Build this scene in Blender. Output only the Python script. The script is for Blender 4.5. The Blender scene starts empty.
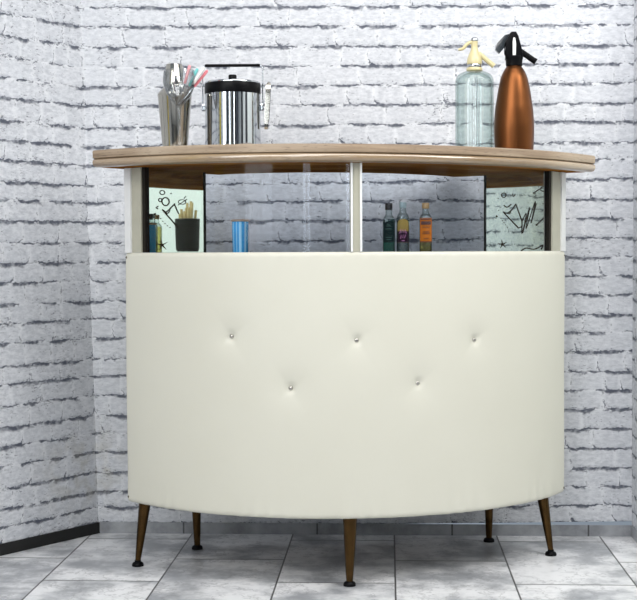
import bpy, bmesh, math, random
from mathutils import Vector, Matrix
random.seed(7)
sc = bpy.context.scene
COL = sc.collection
PI = math.pi
# ---- brick courses read off the wallpaper: bottom line of every course (height, slope) and its upright joints (metres along the wall)
ROWS = [(1.6086, -0.00849), (1.5514, -0.00875), (1.4955, -0.00902), (1.4361, -0.00823), (1.3806, -0.00342), (1.3234, -0.00266), (1.2671, -0.00496), (1.2102, 0.00414), (1.1517, -0.00037), (1.1, 0.0048), (1.041, 0.00559), (0.9862, 0.0004), (0.9303, 0.00217), (0.8714, 0.0054), (0.8147, 0.00636), (0.7599, 0.0075), (0.7037, 0.01091), (0.6468, 0.00656), (0.5935, 0.00972), (0.535, 0.01481), (0.4802, 0.00857), (0.4229, 0.01139), (0.3655, 0.0142), (0.3095, 0.01167), (0.2532, 0.01057), (0.1948, 0.01238), (0.1394, 0.01394), (0.0864, 0.00909), (0.0326, 0.01762)]
JOINTS = [[-0.773, -0.565, -0.271, -0.009, 0.223, 0.482], [-0.913, -0.669, -0.439, -0.348, -0.191, -0.093, 0.054, 0.138, 0.252, 0.381, 0.547, 0.64], [-0.781, -0.605, -0.395, -0.304, -0.118, -0.029, 0.072, 0.186, 0.352, 0.488, 0.688], [-0.795, -0.67, -0.496, -0.344, -0.17, -0.045, 0.145, 0.281, 0.414, 0.504, 0.591, 0.669], [-0.799, -0.626, -0.452, -0.302, -0.152, -0.074, 0.017, 0.101, 0.252, 0.475, 0.624], [-0.818, -0.732, -0.568, -0.42, -0.279, -0.1, 0.083, 0.18, 0.31, 0.454, 0.548, 0.638], [-0.769, -0.627, -0.509, -0.385, -0.273, -0.137, -0.056, 0.035, 0.145, 0.31, 0.425, 0.523], [-0.887, -0.809, -0.687, -0.539, -0.338, -0.193, -0.023, 0.142, 0.31, 0.498, 0.584, 0.663], [-0.756, -0.593, -0.474, -0.362, -0.159, -0.075, 0.006, 0.165, 0.31, 0.469, 0.646], [-0.813, -0.629, -0.48, -0.309, -0.156, 0.019, 0.165, 0.368, 0.483, 0.592], [-0.856, -0.718, -0.57, -0.413, -0.31, -0.157, -0.013, 0.082, 0.147, 0.31, 0.426, 0.563], [-0.877, -0.734, -0.6, -0.496, -0.373, -0.214, -0.069, 0.126, 0.246, 0.411, 0.57], [-0.803, -0.69, -0.556, -0.418, -0.318, -0.186, -0.04, 0.077, 0.252, 0.397, 0.513, 0.628], [-0.83, -0.72, -0.586, -0.452, -0.34, -0.185, -0.04, 0.141, 0.281, 0.426, 0.556, 0.65], [-0.894, -0.75, -0.601, -0.423, -0.275, -0.128, 0.048, 0.194, 0.339, 0.484, 0.686], [-0.817, -0.691, -0.512, -0.335, -0.158, 0.018, 0.194, 0.368, 0.513, 0.597], [-0.883, -0.721, -0.542, -0.364, -0.187, -0.011, 0.165, 0.339, 0.484, 0.594], [-0.812, -0.632, -0.454, -0.276, -0.099, 0.077, 0.252, 0.426, 0.528, 0.623], [-0.836, -0.663, -0.484, -0.306, -0.129, 0.047, 0.223, 0.397, 0.551, 0.635], [-0.909, -0.753, -0.574, -0.395, -0.217, -0.041, 0.135, 0.31, 0.527], [-0.873, -0.693, -0.514, -0.336, -0.159, 0.018, 0.194, 0.369, 0.508, 0.592, 0.671], [-0.811, -0.634, -0.455, -0.277, -0.1, 0.076, 0.252, 0.427, 0.514, 0.614, 0.658], [-0.847, -0.694, -0.545, -0.366, -0.189, -0.012, 0.164, 0.34, 0.485, 0.607], [-0.872, -0.725, -0.575, -0.396, -0.218, -0.041, 0.135, 0.31, 0.427, 0.549], [-0.821, -0.665, -0.486, -0.308, -0.13, 0.047, 0.223, 0.398, 0.5, 0.578], [-0.861, -0.726, -0.576, -0.397, -0.219, -0.042, 0.135, 0.31, 0.514, 0.645], [-0.811, -0.696, -0.532, -0.353, -0.175, 0.002, 0.179, 0.354, 0.561, 0.657], [-0.865, -0.727, -0.577, -0.413, -0.264, -0.131, 0.017, 0.164, 0.311, 0.462, 0.61], [-0.806, -0.637, -0.458, -0.279, -0.146, -0.013, 0.164, 0.325, 0.513, 0.637]]
JOINTS_LEFT = [[0.077, 0.19], [0.103, 0.247], [0.115, 0.296], [0.074, 0.18, 0.288], [0.057, 0.111, 0.237], [0.114, 0.192], [0.016, 0.145], [0.077, 0.168, 0.263], [0.021, 0.126, 0.23], [0.082, 0.211, 0.304], [0.127, 0.253], [0.062, 0.177, 0.274], [0.032, 0.194], [0.116, 0.252], [0.119, 0.228, 0.326], [0.073, 0.182, 0.289], [0.115, 0.251], [0.117, 0.193, 0.312], [0.021, 0.148, 0.274], [0.074, 0.161, 0.259], [0.13, 0.238, 0.34], [0.083, 0.204, 0.313], [0.129, 0.249], [0.065, 0.171, 0.278], [0.116, 0.202, 0.312], [0.119, 0.251], [0.121, 0.241, 0.322], [0.075, 0.187, 0.288], [0.113, 0.228]]

# ------------------------------------------------------------------ helpers
def link(o, parent=None):
    COL.objects.link(o)
    if parent: o.parent = parent
    return o
def obj(name, bm, mats, parent=None, smooth=True, loc=None, sharp=40):
    me = bpy.data.meshes.new(name)
    bm.normal_update()
    bm.to_mesh(me); bm.free()
    for m in (mats if isinstance(mats, (list, tuple)) else [mats]): me.materials.append(m)
    if smooth:
        for p in me.polygons: p.use_smooth = True
        try: me.set_sharp_from_angle(angle=math.radians(sharp))
        except Exception: pass
    o = bpy.data.objects.new(name, me)
    link(o, parent)
    if loc: o.location = loc
    return o
def tag(o, label=None, cat=None, group=None, kind=None):
    if label: o['label'] = label
    if cat: o['category'] = cat
    if group: o['group'] = group
    if kind: o['kind'] = kind
    return o
def empty(name, loc, rz=0, ry=0):
    o = bpy.data.objects.new(name, None); link(o)
    o.empty_display_size = .05
    o.location = loc; o.rotation_euler = (0, ry, rz)
    return o
def box(bm, c, s, bev=0.0, rot=None):
    r = bmesh.ops.create_cube(bm, size=1.0)
    vs = r['verts']
    for v in vs:
        p = Vector((v.co.x*s[0], v.co.y*s[1], v.co.z*s[2]))
        if rot: p = rot @ p
        v.co = p + Vector(c)
    if bev > 0:
        es = list({e for v in vs for e in v.link_edges})
        bmesh.ops.bevel(bm, geom=es, offset=bev, segments=2, profile=.6, affect='EDGES')
def lathe(bm, prof, n=48, c=(0, 0, 0), cap=True, warp=None):
    rings = []
    for r, z in prof:
        ring = []
        for i in range(n):
            t = 2*PI*i/n
            rr = r if warp is None else warp(r, z, t)
            ring.append(bm.verts.new((c[0]+rr*math.cos(t), c[1]+rr*math.sin(t), c[2]+z)))
        rings.append(ring)
    for a, b in zip(rings, rings[1:]):
        for i in range(n):
            j = (i+1) % n
            bm.faces.new((a[i], a[j], b[j], b[i]))
    if cap:
        if prof[0][0] > 1e-6: bm.faces.new(list(reversed(rings[0])))
        if prof[-1][0] > 1e-6: bm.faces.new(rings[-1])
def tube(bm, pts, rad, n=10, cap=True):
    pts = [Vector(p) for p in pts]
    rads = rad if isinstance(rad, (list, tuple)) else [rad]*len(pts)
    rings = []; up = None
    for i, p in enumerate(pts):
        d = (pts[min(i+1, len(pts)-1)] - pts[max(i-1, 0)]).normalized()
        if up is None:
            up = Vector((0, 0, 1)) if abs(d.z) < .9 else Vector((0, 1, 0))
        s = d.cross(up).normalized(); u = s.cross(d).normalized(); up = u
        rings.append([bm.verts.new(p + s*rads[i]*math.cos(2*PI*k/n) + u*rads[i]*math.sin(2*PI*k/n)) for k in range(n)])
    for a, b in zip(rings, rings[1:]):
        for i in range(n):
            j = (i+1) % n
            bm.faces.new((a[i], a[j], b[j], b[i]))
    if cap:
        bm.faces.new(list(reversed(rings[0]))); bm.faces.new(rings[-1])
def prism(bm, poly, z0, z1, bev=0):
    """poly: list of (x,y) counter-clockwise, extruded along z"""
    lo = [bm.verts.new((x, y, z0)) for x, y in poly]; hi = [bm.verts.new((x, y, z1)) for x, y in poly]
    n = len(poly)
    fs = [bm.faces.new(list(reversed(lo))), bm.faces.new(hi)]
    for i in range(n):
        j = (i+1) % n
        fs.append(bm.faces.new((lo[i], lo[j], hi[j], hi[i])))
    if bev:
        es = list({e for f in fs[:2] for e in f.edges})
        bmesh.ops.bevel(bm, geom=es, offset=bev, segments=2, profile=.6, affect='EDGES')
def prism_y(bm, poly, y0, y1, bev=0):
    """poly in the upright x-z plane, extruded along y"""
    b2 = bmesh.new(); prism(b2, poly, -y1, -y0, bev)
    for v in b2.verts: v.co = Vector((v.co.x, -v.co.z, v.co.y))
    tmp = bpy.data.meshes.new('tmp'); b2.to_mesh(tmp); b2.free(); bm.from_mesh(tmp); bpy.data.meshes.remove(tmp)
def sm(pts, k=6):
    """Catmull-Rom through the points"""
    out = []; n = len(pts); P = [Vector(p) for p in pts]
    for i in range(n-1):
        a, b, c, d = P[max(i-1, 0)], P[i], P[i+1], P[min(i+2, n-1)]
        for j in range(k):
            t = j/k
            out.append(.5*((2*b)+(c-a)*t+(2*a-5*b+4*c-d)*t*t+(3*b-a-3*c+d)*t**3))
    out.append(P[-1]); return out
def smp(prof, k=5):
    return [(max(v.x, 0), v.y) for v in sm([(r, z, 0) for r, z in prof], k)]

# ------------------------------------------------------------------ materials
class NT:
    def __init__(s, name):
        s.m = bpy.data.materials.new(name); s.m.use_nodes = True
        s.t = s.m.node_tree; s.b = s.t.nodes['Principled BSDF']; s.out = s.t.nodes['Material Output']
    def n(s, typ, **kw):
        x = s.t.nodes.new(typ)
        for k, v in kw.items(): setattr(x, k, v)
        return x
    def l(s, a, b): s.t.links.new(a, b)
    def put(s, sock, v):
        if isinstance(v, bpy.types.NodeSocket): s.l(v, sock)
        else: sock.default_value = v
    def math(s, op, a, b=0.0, c=0.0, clamp=False):
        x = s.n('ShaderNodeMath', operation=op, use_clamp=clamp)
        for i, v in enumerate((a, b, c)): s.put(x.inputs[i], v)
        return x.outputs[0]
    def ss(s, v, lo, hi):
        x = s.n('ShaderNodeMapRange', interpolation_type='SMOOTHSTEP')
        s.put(x.inputs[0], v); s.put(x.inputs[1], lo); s.put(x.inputs[2], hi)
        return x.outputs[0]
    def mix(s, f, a, b, mode='MIX'):
        x = s.n('ShaderNodeMix', data_type='RGBA', blend_type=mode)
        s.put(x.inputs[0], f)
        for i, v in ((6, a), (7, b)):
            s.put(x.inputs[i], (*v, 1) if isinstance(v, tuple) and len(v) == 3 else v)
        return x.outputs[2]
    def noise(s, vec, scale, detail=3, rough=.55):
        x = s.n('ShaderNodeTexNoise'); s.put(x.inputs['Vector'], vec)
        x.inputs['Scale'].default_value = scale; x.inputs['Detail'].default_value = detail; x.inputs['Roughness'].default_value = rough
        return x.outputs['Fac']
    def scale(s, vec, sx, sy, sz):
        x = s.n('ShaderNodeVectorMath', operation='MULTIPLY'); s.put(x.inputs[0], vec); x.inputs[1].default_value = (sx, sy, sz)
        return x.outputs[0]
    def bump(s, h, strength, dist=.002):
        x = s.n('ShaderNodeBump'); x.inputs['Strength'].default_value = strength; x.inputs['Distance'].default_value = dist
        s.put(x.inputs['Height'], h); s.l(x.outputs[0], s.b.inputs['Normal'])
    def geo(s): return s.n('ShaderNodeNewGeometry').outputs['Position']
    def oc(s): return s.n('ShaderNodeTexCoord').outputs['Object']

def plain(name, col, rough=.5, metal=0.0, vary=.06, scale=30, coat=0, spec=.5, emit=None):
    t = NT(name); n = t.noise(t.oc(), scale, 3)
    d = tuple(max(0, c*(1-vary*2)) for c in col); u = tuple(min(1, c*(1+vary)) for c in col)
    t.l(t.mix(n, d, u), t.b.inputs['Base Color'])
    t.b.inputs['Roughness'].default_value = rough; t.b.inputs['Metallic'].default_value = metal
    t.b.inputs['Coat Weight'].default_value = coat; t.b.inputs['Specular IOR Level'].default_value = spec
    if emit:
        t.b.inputs['Emission Color'].default_value = (*emit[0], 1); t.b.inputs['Emission Strength'].default_value = emit[1]
    return t.m

def brick_mat():
    t = NT('whitewashed_brick')
    P = t.geo()
    lo = t.n('ShaderNodeUVMap', uv_map='lo').outputs[0]; hi = t.n('ShaderNodeUVMap', uv_map='hi').outputs[0]
    sl = t.n('ShaderNodeSeparateXYZ'); t.l(lo, sl.inputs[0]); sh = t.n('ShaderNodeSeparateXYZ'); t.l(hi, sh.inputs[0])
    rn = t.n('ShaderNodeAttribute', attribute_name='rnd'); rs = t.n('ShaderNodeSeparateColor'); t.l(rn.outputs['Color'], rs.inputs[0])
    R, G, B = rs.outputs[0], rs.outputs[1], rs.outputs[2]
    A = t.math
    w0 = A('SUBTRACT', t.noise(t.scale(P, 1, 1, .8), 9, 2, .5), .5)
    w1 = A('SUBTRACT', t.noise(P, 30, 4, .6), .5); w2 = A('SUBTRACT', t.noise(t.scale(P, 1, 1, 1.3), 110, 3, .65), .5)
    warp = A('ADD', A('ADD', A('MULTIPLY', w1, .016), A('MULTIPLY', w2, .009)), A('MULTIPLY', w0, .010))
    x0, y0, x1, y1 = sl.outputs[0], sl.outputs[1], sh.outputs[0], sh.outputs[1]
    up = A('LESS_THAN', y0, y1)                                             # 1 in the lower half of a brick, 0 in the upper half
    edge = A('ADD', A('MULTIPLY', up, y0), A('MULTIPLY', A('SUBTRACT', up, 1), y1))   # signed height above the nearest course line
    wx = A('ADD', A('MULTIPLY', w1, .030), A('MULTIPLY', w2, .012))
    # the printed dark line under a brick turns up sharply at one lower corner and dies out before the other
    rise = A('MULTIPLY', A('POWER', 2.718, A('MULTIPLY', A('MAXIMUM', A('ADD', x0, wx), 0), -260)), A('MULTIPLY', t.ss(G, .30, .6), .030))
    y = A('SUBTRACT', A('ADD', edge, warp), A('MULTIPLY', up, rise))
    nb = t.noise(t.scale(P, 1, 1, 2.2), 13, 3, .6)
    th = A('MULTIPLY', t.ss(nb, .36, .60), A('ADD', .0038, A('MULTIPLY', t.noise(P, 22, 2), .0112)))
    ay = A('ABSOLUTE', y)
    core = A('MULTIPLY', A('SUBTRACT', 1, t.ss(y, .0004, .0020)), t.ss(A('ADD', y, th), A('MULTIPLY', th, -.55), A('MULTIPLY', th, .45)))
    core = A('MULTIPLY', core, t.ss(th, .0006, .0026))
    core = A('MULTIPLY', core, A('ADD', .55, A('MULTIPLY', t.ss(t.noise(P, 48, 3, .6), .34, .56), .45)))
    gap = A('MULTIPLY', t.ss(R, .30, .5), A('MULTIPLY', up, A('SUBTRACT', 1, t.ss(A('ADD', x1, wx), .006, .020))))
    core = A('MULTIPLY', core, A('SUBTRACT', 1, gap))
    # upright joints: thin broken marks
    left = A('LESS_THAN', x0, x1)
    xs = A('ADD', A('ADD', A('MULTIPLY', left, x0), A('MULTIPLY', A('SUBTRACT', left, 1), x1)), wx)
    xa = A('ABSOLUTE', xs)
    nj = t.noise(P, 70, 3, .6)
    jn = A('MULTIPLY', A('SUBTRACT', 1, t.ss(xa, .0006, .0042)), t.ss(nj, .50, .64))
    # chips and pits, thickest near the course lines
    np_ = t.noise(t.scale(P, 1, 1, 2.6), 80, 4, .68)
    cl = t.noise(P, 10, 2); near = A('SUBTRACT', 1, t.ss(ay, .002, .018))
    pit = A('MULTIPLY', t.ss(A('ADD', A('ADD', np_, A('MULTIPLY', A('SUBTRACT', cl, .5), .30)), A('MULTIPLY', near, .050)), .612, .700), .80)
    ink = A('MAXIMUM', core, A('MAXIMUM', A('MULTIPLY', jn, .62), pit))
    # paint: lighter mortar beds, mottled faces
    bed = A('MAXIMUM', A('SUBTRACT', 1, t.ss(A('ADD', y1, A('MULTIPLY', w1, .01)), .0, .011)),
            A('SUBTRACT', 1, t.ss(A('MINIMUM', xa, x1), .0, .010)))
    mot = t.noise(t.scale(P, 1, 1, 2.2), 46, 6, .72)
    face = t.mix(t.ss(mot, .25, .75), (.50, .515, .55), (.80, .81, .84))
    face = t.mix(A('MULTIPLY', B, .20), face, (.50, .52, .56))
    base = t.mix(A('MULTIPLY', bed, .55), face, (.82, .83, .855))
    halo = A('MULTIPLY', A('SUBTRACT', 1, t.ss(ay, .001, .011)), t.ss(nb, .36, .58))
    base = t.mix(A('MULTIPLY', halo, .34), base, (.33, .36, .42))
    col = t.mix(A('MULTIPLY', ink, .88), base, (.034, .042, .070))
    # darker brownish blotches low in the left corner
    sp = t.n('ShaderNodeSeparateXYZ'); t.l(P, sp.inputs[0])
    dx = A('MULTIPLY', A('ADD', sp.outputs[0], .90), 1/.16); dz = A('MULTIPLY', A('SUBTRACT', sp.outputs[2], .20), 1/.19)
    st = A('SUBTRACT', 1, t.ss(A('SQRT', A('ADD', A('MULTIPLY', dx, dx), A('MULTIPLY', dz, dz))), .1, 1.0))
    st = A('MULTIPLY', st, t.ss(t.noise(P, 17, 3), .40, .68))
    col = t.mix(A('MULTIPLY', st, .42), col, (.36, .33, .25))
    t.l(col, t.b.inputs['Base Color'])
    t.b.inputs['Roughness'].default_value = .62; t.b.inputs['Specular IOR Level'].default_value = .25
    h = A('SUBTRACT', A('ADD', A('MULTIPLY', mot, .35), A('MULTIPLY', bed, -.2)), A('MULTIPLY', ink, .9))
    t.bump(h, .35, .003)
    return t.m

def marble_mat():
    t = NT('marble_floor_tile'); A = t.math; P = t.geo()
    s = t.n('ShaderNodeSeparateXYZ'); t.l(P, s.inputs[0])
    u = A('DIVIDE', A('ADD', s.outputs[0], 30.0), .30); ci = A('FLOOR', u); fu = A('FRACT', u)
    par = A('MODULO', ci, 2.0)                                           # 100 columns of offset: odd ones keep the first line
    v = A('ADD', A('DIVIDE', A('SUBTRACT', A('MULTIPLY', s.outputs[1], -1), .0813), .50), A('ADD', 40.0, A('MULTIPLY', A('SUBTRACT', 1, par), .5)))
    vi = A('FLOOR', v); fv = A('FRACT', v)
    du = A('MULTIPLY', A('MINIMUM', fu, A('SUBTRACT', 1, fu)), .30); dv = A('MULTIPLY', A('MINIMUM', fv, A('SUBTRACT', 1, fv)), .50)
    g = A('MAXIMUM', A('SUBTRACT', 1, t.ss(du, .0014, .0030)), A('SUBTRACT', 1, t.ss(dv, .0018, .0042)))
    cid = t.n('ShaderNodeCombineXYZ'); t.l(ci, cid.inputs[0]); t.l(vi, cid.inputs[1])
    wn = t.n('ShaderNodeTexWhiteNoise', noise_dimensions='3D'); t.l(cid.outputs[0], wn.inputs['Vector'])
    off = t.n('ShaderNodeVectorMath', operation='MULTIPLY_ADD'); t.l(wn.outputs['Color'], off.inputs[0]); off.inputs[1].default_value = (7, 7, 7); t.l(P, off.inputs[2])
    Q = off.outputs[0]
    n1 = t.noise(Q, 5.5, 6, .62); n2 = t.noise(Q, 30, 4, .6)
    c = t.mix(t.ss(n1, .34, .60), (.33, .34, .36), (.84, .84, .85))
    c = t.mix(A('MULTIPLY', t.ss(n2, .5, .72), .35), c, (.34, .35, .36))
    vein = A('SUBTRACT', 1, t.ss(A('ABSOLUTE', A('SUBTRACT', t.noise(Q, 4, 5, .7), .5)), .0, .016))
    c = t.mix(A('MULTIPLY', vein, .35), c, (.16, .16, .17))
    speck = t.ss(t.noise(P, 90, 2), .74, .78)
    c = t.mix(A('MULTIPLY', speck, .6), c, (.10, .09, .08))
    c = t.mix(A('MULTIPLY', g, .92), c, (.045, .043, .042))
    t.l(c, t.b.inputs['Base Color'])
    t.l(A('ADD', .26, A('MULTIPLY', n2, .14)), t.b.inputs['Roughness'])
    t.bump(A('SUBTRACT', 1, g), .3, .002)
    return t.m

def skirting_mat():
    t = NT('marble_skirting_tile'); A = t.math; P = t.geo()
    s = t.n('ShaderNodeSeparateXYZ'); t.l(P, s.inputs[0])
    f = A('FRACT', A('DIVIDE', A('ADD', s.outputs[0], 10.0-.618+.0), .398)); d = A('MULTIPLY', A('MINIMUM', f, A('SUBTRACT', 1, f)), .398)
    g = A('SUBTRACT', 1, t.ss(d, .0015, .0032))
    n = t.noise(P, 9, 5, .6)
    c = t.mix(t.ss(n, .3, .65), (.20, .21, .225), (.40, .41, .43))
    c = t.mix(A('MULTIPLY', g, .9), c, (.05, .05, .05))
    t.l(c, t.b.inputs['Base Color']); t.b.inputs['Roughness'].default_value = .35
    return t.m

def vinyl_mat():
    t = NT('cream_vinyl'); A = t.math; P = t.oc()
    n = t.noise(P, 420, 3, .6); b = t.noise(P, 3.0, 3)
    c = t.mix(b, (.620, .602, .512), (.675, .660, .572))
    t.l(t.mix(A('MULTIPLY', n, .10), c, (.62, .60, .52)), t.b.inputs['Base Color'])
    t.b.inputs['Roughness'].default_value = .42; t.b.inputs['Specular IOR Level'].default_value = .4
    t.bump(n, .18, .0006)
    return t.m

def wood_mat(name, dark, mid, light, rough, coat=0.0, freq=1.0):
    """uv: x runs along the grain in metres, y across it"""
    t = NT(name); A = t.math
    uv = t.n('ShaderNodeUVMap', uv_map='grain').outputs[0]
    n1 = t.noise(t.scale(uv, 3*freq, 90, 1), 1.0, 5, .65); n2 = t.noise(t.scale(uv, 45, 420, 1), 1.0, 3, .6); n3 = t.noise(t.scale(uv, 2.2, 6, 1), 1.0, 2)
    c = t.mix(t.ss(n1, .30, .70), dark, mid)
    c = t.mix(A('MULTIPLY', t.ss(n3, .40, .70), .7), c, light)
    c = t.mix(A('MULTIPLY', t.ss(n2, .56, .70), .55), c, tuple(k*.42 for k in dark))
    t.l(c, t.b.inputs['Base Color']); t.b.inputs['Roughness'].default_value = rough
    t.b.inputs['Coat Weight'].default_value = coat; t.b.inputs['Coat Roughness'].default_value = .16; t.b.inputs['Coat IOR'].default_value = 1.9
    if coat == 0: t.b.inputs['Specular IOR Level'].default_value = 0.0 if rough > .55 else .3
    t.bump(n2, .15, .001)
    return t.m

def metal(name, col, rough, aniso=0.0, vary=.05, scale=12):
    t = NT(name); n = t.noise(t.oc(), scale, 3)
    t.l(t.mix(n, tuple(c*(1-vary*2) for c in col), tuple(min(1, c*(1+vary)) for c in col)), t.b.inputs['Base Color'])
    t.b.inputs['Metallic'].default_value = 1; t.b.inputs['Roughness'].default_value = rough
    return t.m

def thin_glass(name, centre, edge, blend=.35, gloss=1.0, rough=.02, facets=0):
    """a thin clear shell: tinted see-through, deeper at grazing angles, with a Fresnel reflection"""
    t = NT(name); t.t.nodes.remove(t.b)
    lw = t.n('ShaderNodeLayerWeight'); lw.inputs[0].default_value = blend
    n = t.noise(t.oc(), 20, 2)
    ec = t.mix(t.math('MULTIPLY', n, .3), edge, centre)
    c = t.mix(lw.outputs['Facing'], centre, ec)
    if facets:
        sx = t.n('ShaderNodeSeparateXYZ'); t.l(t.oc(), sx.inputs[0])
        an = t.math('ARCTAN2', sx.outputs[1], sx.outputs[0])
        ridge = t.math('SUBTRACT', 1, t.ss(t.math('ABSOLUTE', t.math('SINE', t.math('MULTIPLY', an, facets/2))), .0, .22))
        c = t.mix(t.math('MULTIPLY', ridge, .45), c, edge)
    tr = t.n('ShaderNodeBsdfTransparent'); t.l(c, tr.inputs[0])
    gl = t.n('ShaderNodeBsdfGlossy'); gl.inputs['Roughness'].default_value = rough
    fl = t.n('ShaderNodeLayerWeight'); fl.inputs[0].default_value = .5
    fr = t.math('MULTIPLY_ADD', t.math('POWER', fl.outputs['Facing'], 5.0), .75, .04)
    mx = t.n('ShaderNodeMixShader'); t.l(t.math('MULTIPLY', fr, gloss), mx.inputs[0]); t.l(tr.outputs[0], mx.inputs[1]); t.l(gl.outputs[0], mx.inputs[2])
    t.l(mx.outputs[0], t.out.inputs[0])
    return t.m

M = dict(
    brick=brick_mat(), marble=marble_mat(), skirt=skirting_mat(), vinyl=vinyl_mat(),
    wood=wood_mat('weathered_oak', (.190, .130, .082), (.36, .270, .185), (.50, .41, .31), .5),
    edge=wood_mat('polished_oak_edge', (.20, .125, .062), (.36, .25, .14), (.43, .32, .20), .28, .9),
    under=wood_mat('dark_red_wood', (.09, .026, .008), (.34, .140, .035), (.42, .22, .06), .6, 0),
    shelf=plain('dark_shelf_board', (.16, .12, .09), .5),
    frame=plain('aged_cream_frame', (.44, .425, .34), .40, vary=.08),
    frame_white=plain('white_metal_trim', (.78, .78, .77), .3, vary=.05),
    black=plain('dark_brown_trim', (.014, .011, .008), .5, spec=.15),
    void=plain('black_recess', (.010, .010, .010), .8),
    mirror=metal('aged_mirror_glass', (.88, .92, .74), .012, vary=.03),
    ink=plain('dark_gilt_line', (.045, .026, .010), .6, spec=.1),
    pane=thin_glass('blue_grey_pane', (.935, .960, .990), (.84, .88, .92), .3, .2),
    clear=thin_glass('clear_glass', (.95, .955, .96), (.46, .49, .51), .42, 2.2),
    siphon=thin_glass('pale_aqua_glass', (.945, .972, .964), (.58, .69, .68), .30, 1.1, facets=14),
    chrome=metal('polished_chrome', (.55, .57, .59), .045),
    steel=metal('brushed_steel', (.47, .45, .40), .085),
    tack=metal('dull_nickel', (.50, .48, .44), .22),
    rust=metal('rusty_pin', (.10, .075, .05), .5),
    brass=metal('dark_brass', (.085, .048, .018), .27, vary=.3, scale=40),
    copper=metal('bronzed_copper', (.165, .060, .021), .36, vary=.06, scale=25),
    blackgloss=plain('black_plastic', (.004, .004, .005), .34, vary=.2, spec=.10),
    greygloss=plain('smoked_grey_plastic', (.030, .036, .042), .16, vary=.2),
    ivory=plain('ivory_plastic', (.64, .56, .31), .35, coat=.2),
    pink=plain('pink_plastic', (.90, .36, .38), .35), teal=plain('turquoise_plastic', (.16, .58, .56), .35),
    whitep=plain('white_plastic', (.85, .85, .82), .35), coral=plain('coral_plastic', (.88, .26, .30), .35),
    blue=plain('bright_blue_glass', (.07, .46, .95), .22, coat=.4, vary=.15), blue_lt=plain('pale_blue_stripe', (.40, .76, 1.0), .25, coat=.4),
    tan=plain('tan_rim', (.52, .36, .24), .5),
    green_glass=thin_glass('green_bottle_glass', (.30, .62, .52), (.06, .26, .20), .4, 1.0),
    clear_bottle=thin_glass('clear_bottle_glass', (.86, .90, .89), (.30, .38, .38), .5, 1.2),
    amber=thin_glass('amber_drink', (.93, .84, .46), (.55, .42, .14), .4, 1.0),
    cap_black=plain('dark_cap', (.020, .015, .014), .4), cap_grey=plain('grey_green_cap', (.33, .40, .39), .35), cap_tan=plain('tan_cap', (.36, .22, .09), .4),
    lab_green=plain('dark_green_label', (.005, .014, .013), .6, spec=.1), lab_green_ink=plain('pale_green_ink', (.05, .13, .10), .5),
    lab_gold=plain('gold_label', (.27, .18, .045), .6, spec=.1), lab_plum=plain('dark_plum_label', (.020, .006, .014), .6, spec=.1), lab_pink=plain('pink_ink', (.68, .24, .50), .5),
    lab_orange=plain('orange_label', (.46, .125, .010), .6, spec=.1), lab_brown=plain('dark_brown_ink', (.06, .015, .01), .5),
    paint=plain('white_wall_paint', (.80, .82, .80), .6, vary=.02, scale=3), navy=plain('navy_cloth', (.03, .05, .10), .8),
    cream=plain('pale_curtain_cloth', (.75, .73, .66), .8),
    red=plain('red_curtain_cloth', (.45, .06, .09), .8), yellow=plain('yellow_curtain_cloth', (.80, .66, .06), .8),
    dim=plain('grey_wall_paint', (.16, .17, .19), .6, vary=.02, scale=3),
    darkdoor=plain('dark_door', (.03, .03, .035), .5), bristle=plain('pencil_wood', (.60, .45, .22), .6),
    sky=plain('window_daylight', (.8, .85, .9), .5, emit=((.88, .94, 1.0), 9.0)),
    sky_soft=plain('side_window_daylight', (.8, .85, .9), .5, emit=((.92, .96, 1.0), 5.0)),
    cab=plain('pale_cabinet', (.62, .66, .60), .5),
)

# ------------------------------------------------------------------ room
ZTOP = 2.45
rows = list(ROWS)                                                       # top course first
while rows[0][0] < ZTOP - .03: rows.insert(0, (rows[0][0] + .0577, 0.0))
extra = len(rows) - len(ROWS)
def brick_wall(name, u0, u1, place, joints, slope=True, z0=.0325, label=None):
    """courses of bricks laid in one mesh; place(u, z) turns wall metres into a point; each face knows its distance to its own brick's edges"""
    bm = bmesh.new(); lo = bm.loops.layers.uv.new('lo'); hi = bm.loops.layers.uv.new('hi'); rc = bm.loops.layers.float_color.new('rnd')
    rng = random.Random(name)
    for k in range(len(rows)):
        base, sl = rows[k]; top, st = rows[k-1] if k else (rows[0][0]+.0577, 0.0)
        def zl(u): return max(z0, base + (sl*(u if slope else -.9)))
        def zh(u): return max(z0, top + (st*(u if slope else -.9)))
        js = [j for j in (joints(k-extra, rng)) if u0+.02 < j < u1-.02]
        us = [u0]+sorted(js)+[u1]
        for a, b in zip(us, us[1:]):
            if zh(a) - zl(a) < .004 and zh(b)-zl(b) < .004: continue
            c = (rng.random(), rng.random(), rng.random(), 1)
            pts = [(a, zl(a)), (b, zl(b)), (b, zh(b)), (a, zh(a))]
            f = bm.faces.new([bm.verts.new(place(u, z)) for u, z in pts])
            for lp, (u, z) in zip(f.loops, pts):
                lp[lo].uv = (u-a, z-zl(u)); lp[hi].uv = (b-u, zh(u)-z); lp[rc] = c
    o = obj(name, bm, M['brick'], smooth=False)
    return tag(o, label, 'wall', kind='structure')
def fill(u, u1, rng):
    out = []
    while u < u1:
        u += rng.choice((.115, .13, .17, .19)); out.append(u)
    return out
def joints_back(k, rng):
    if 0 <= k < len(JOINTS): return JOINTS[k]
    return fill(-.93+rng.random()*.1, .7, rng)
def joints_left(k, rng):
    s = list(JOINTS_LEFT[k]) if 0 <= k < len(JOINTS_LEFT) else [.05+rng.random()*.1]
    return s + fill(max(s), 1.8, rng)
LEAN = -.02442
def corner_x(z): return -.88258 + LEAN*(z-.0325)
bw = brick_wall('wall_back', -.93, .705, lambda u, z: (max(u, corner_x(z)-.002) if u < -.9 else u, 0, z), joints_back, label='whitewashed brick back wall behind the curved bar')
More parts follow.
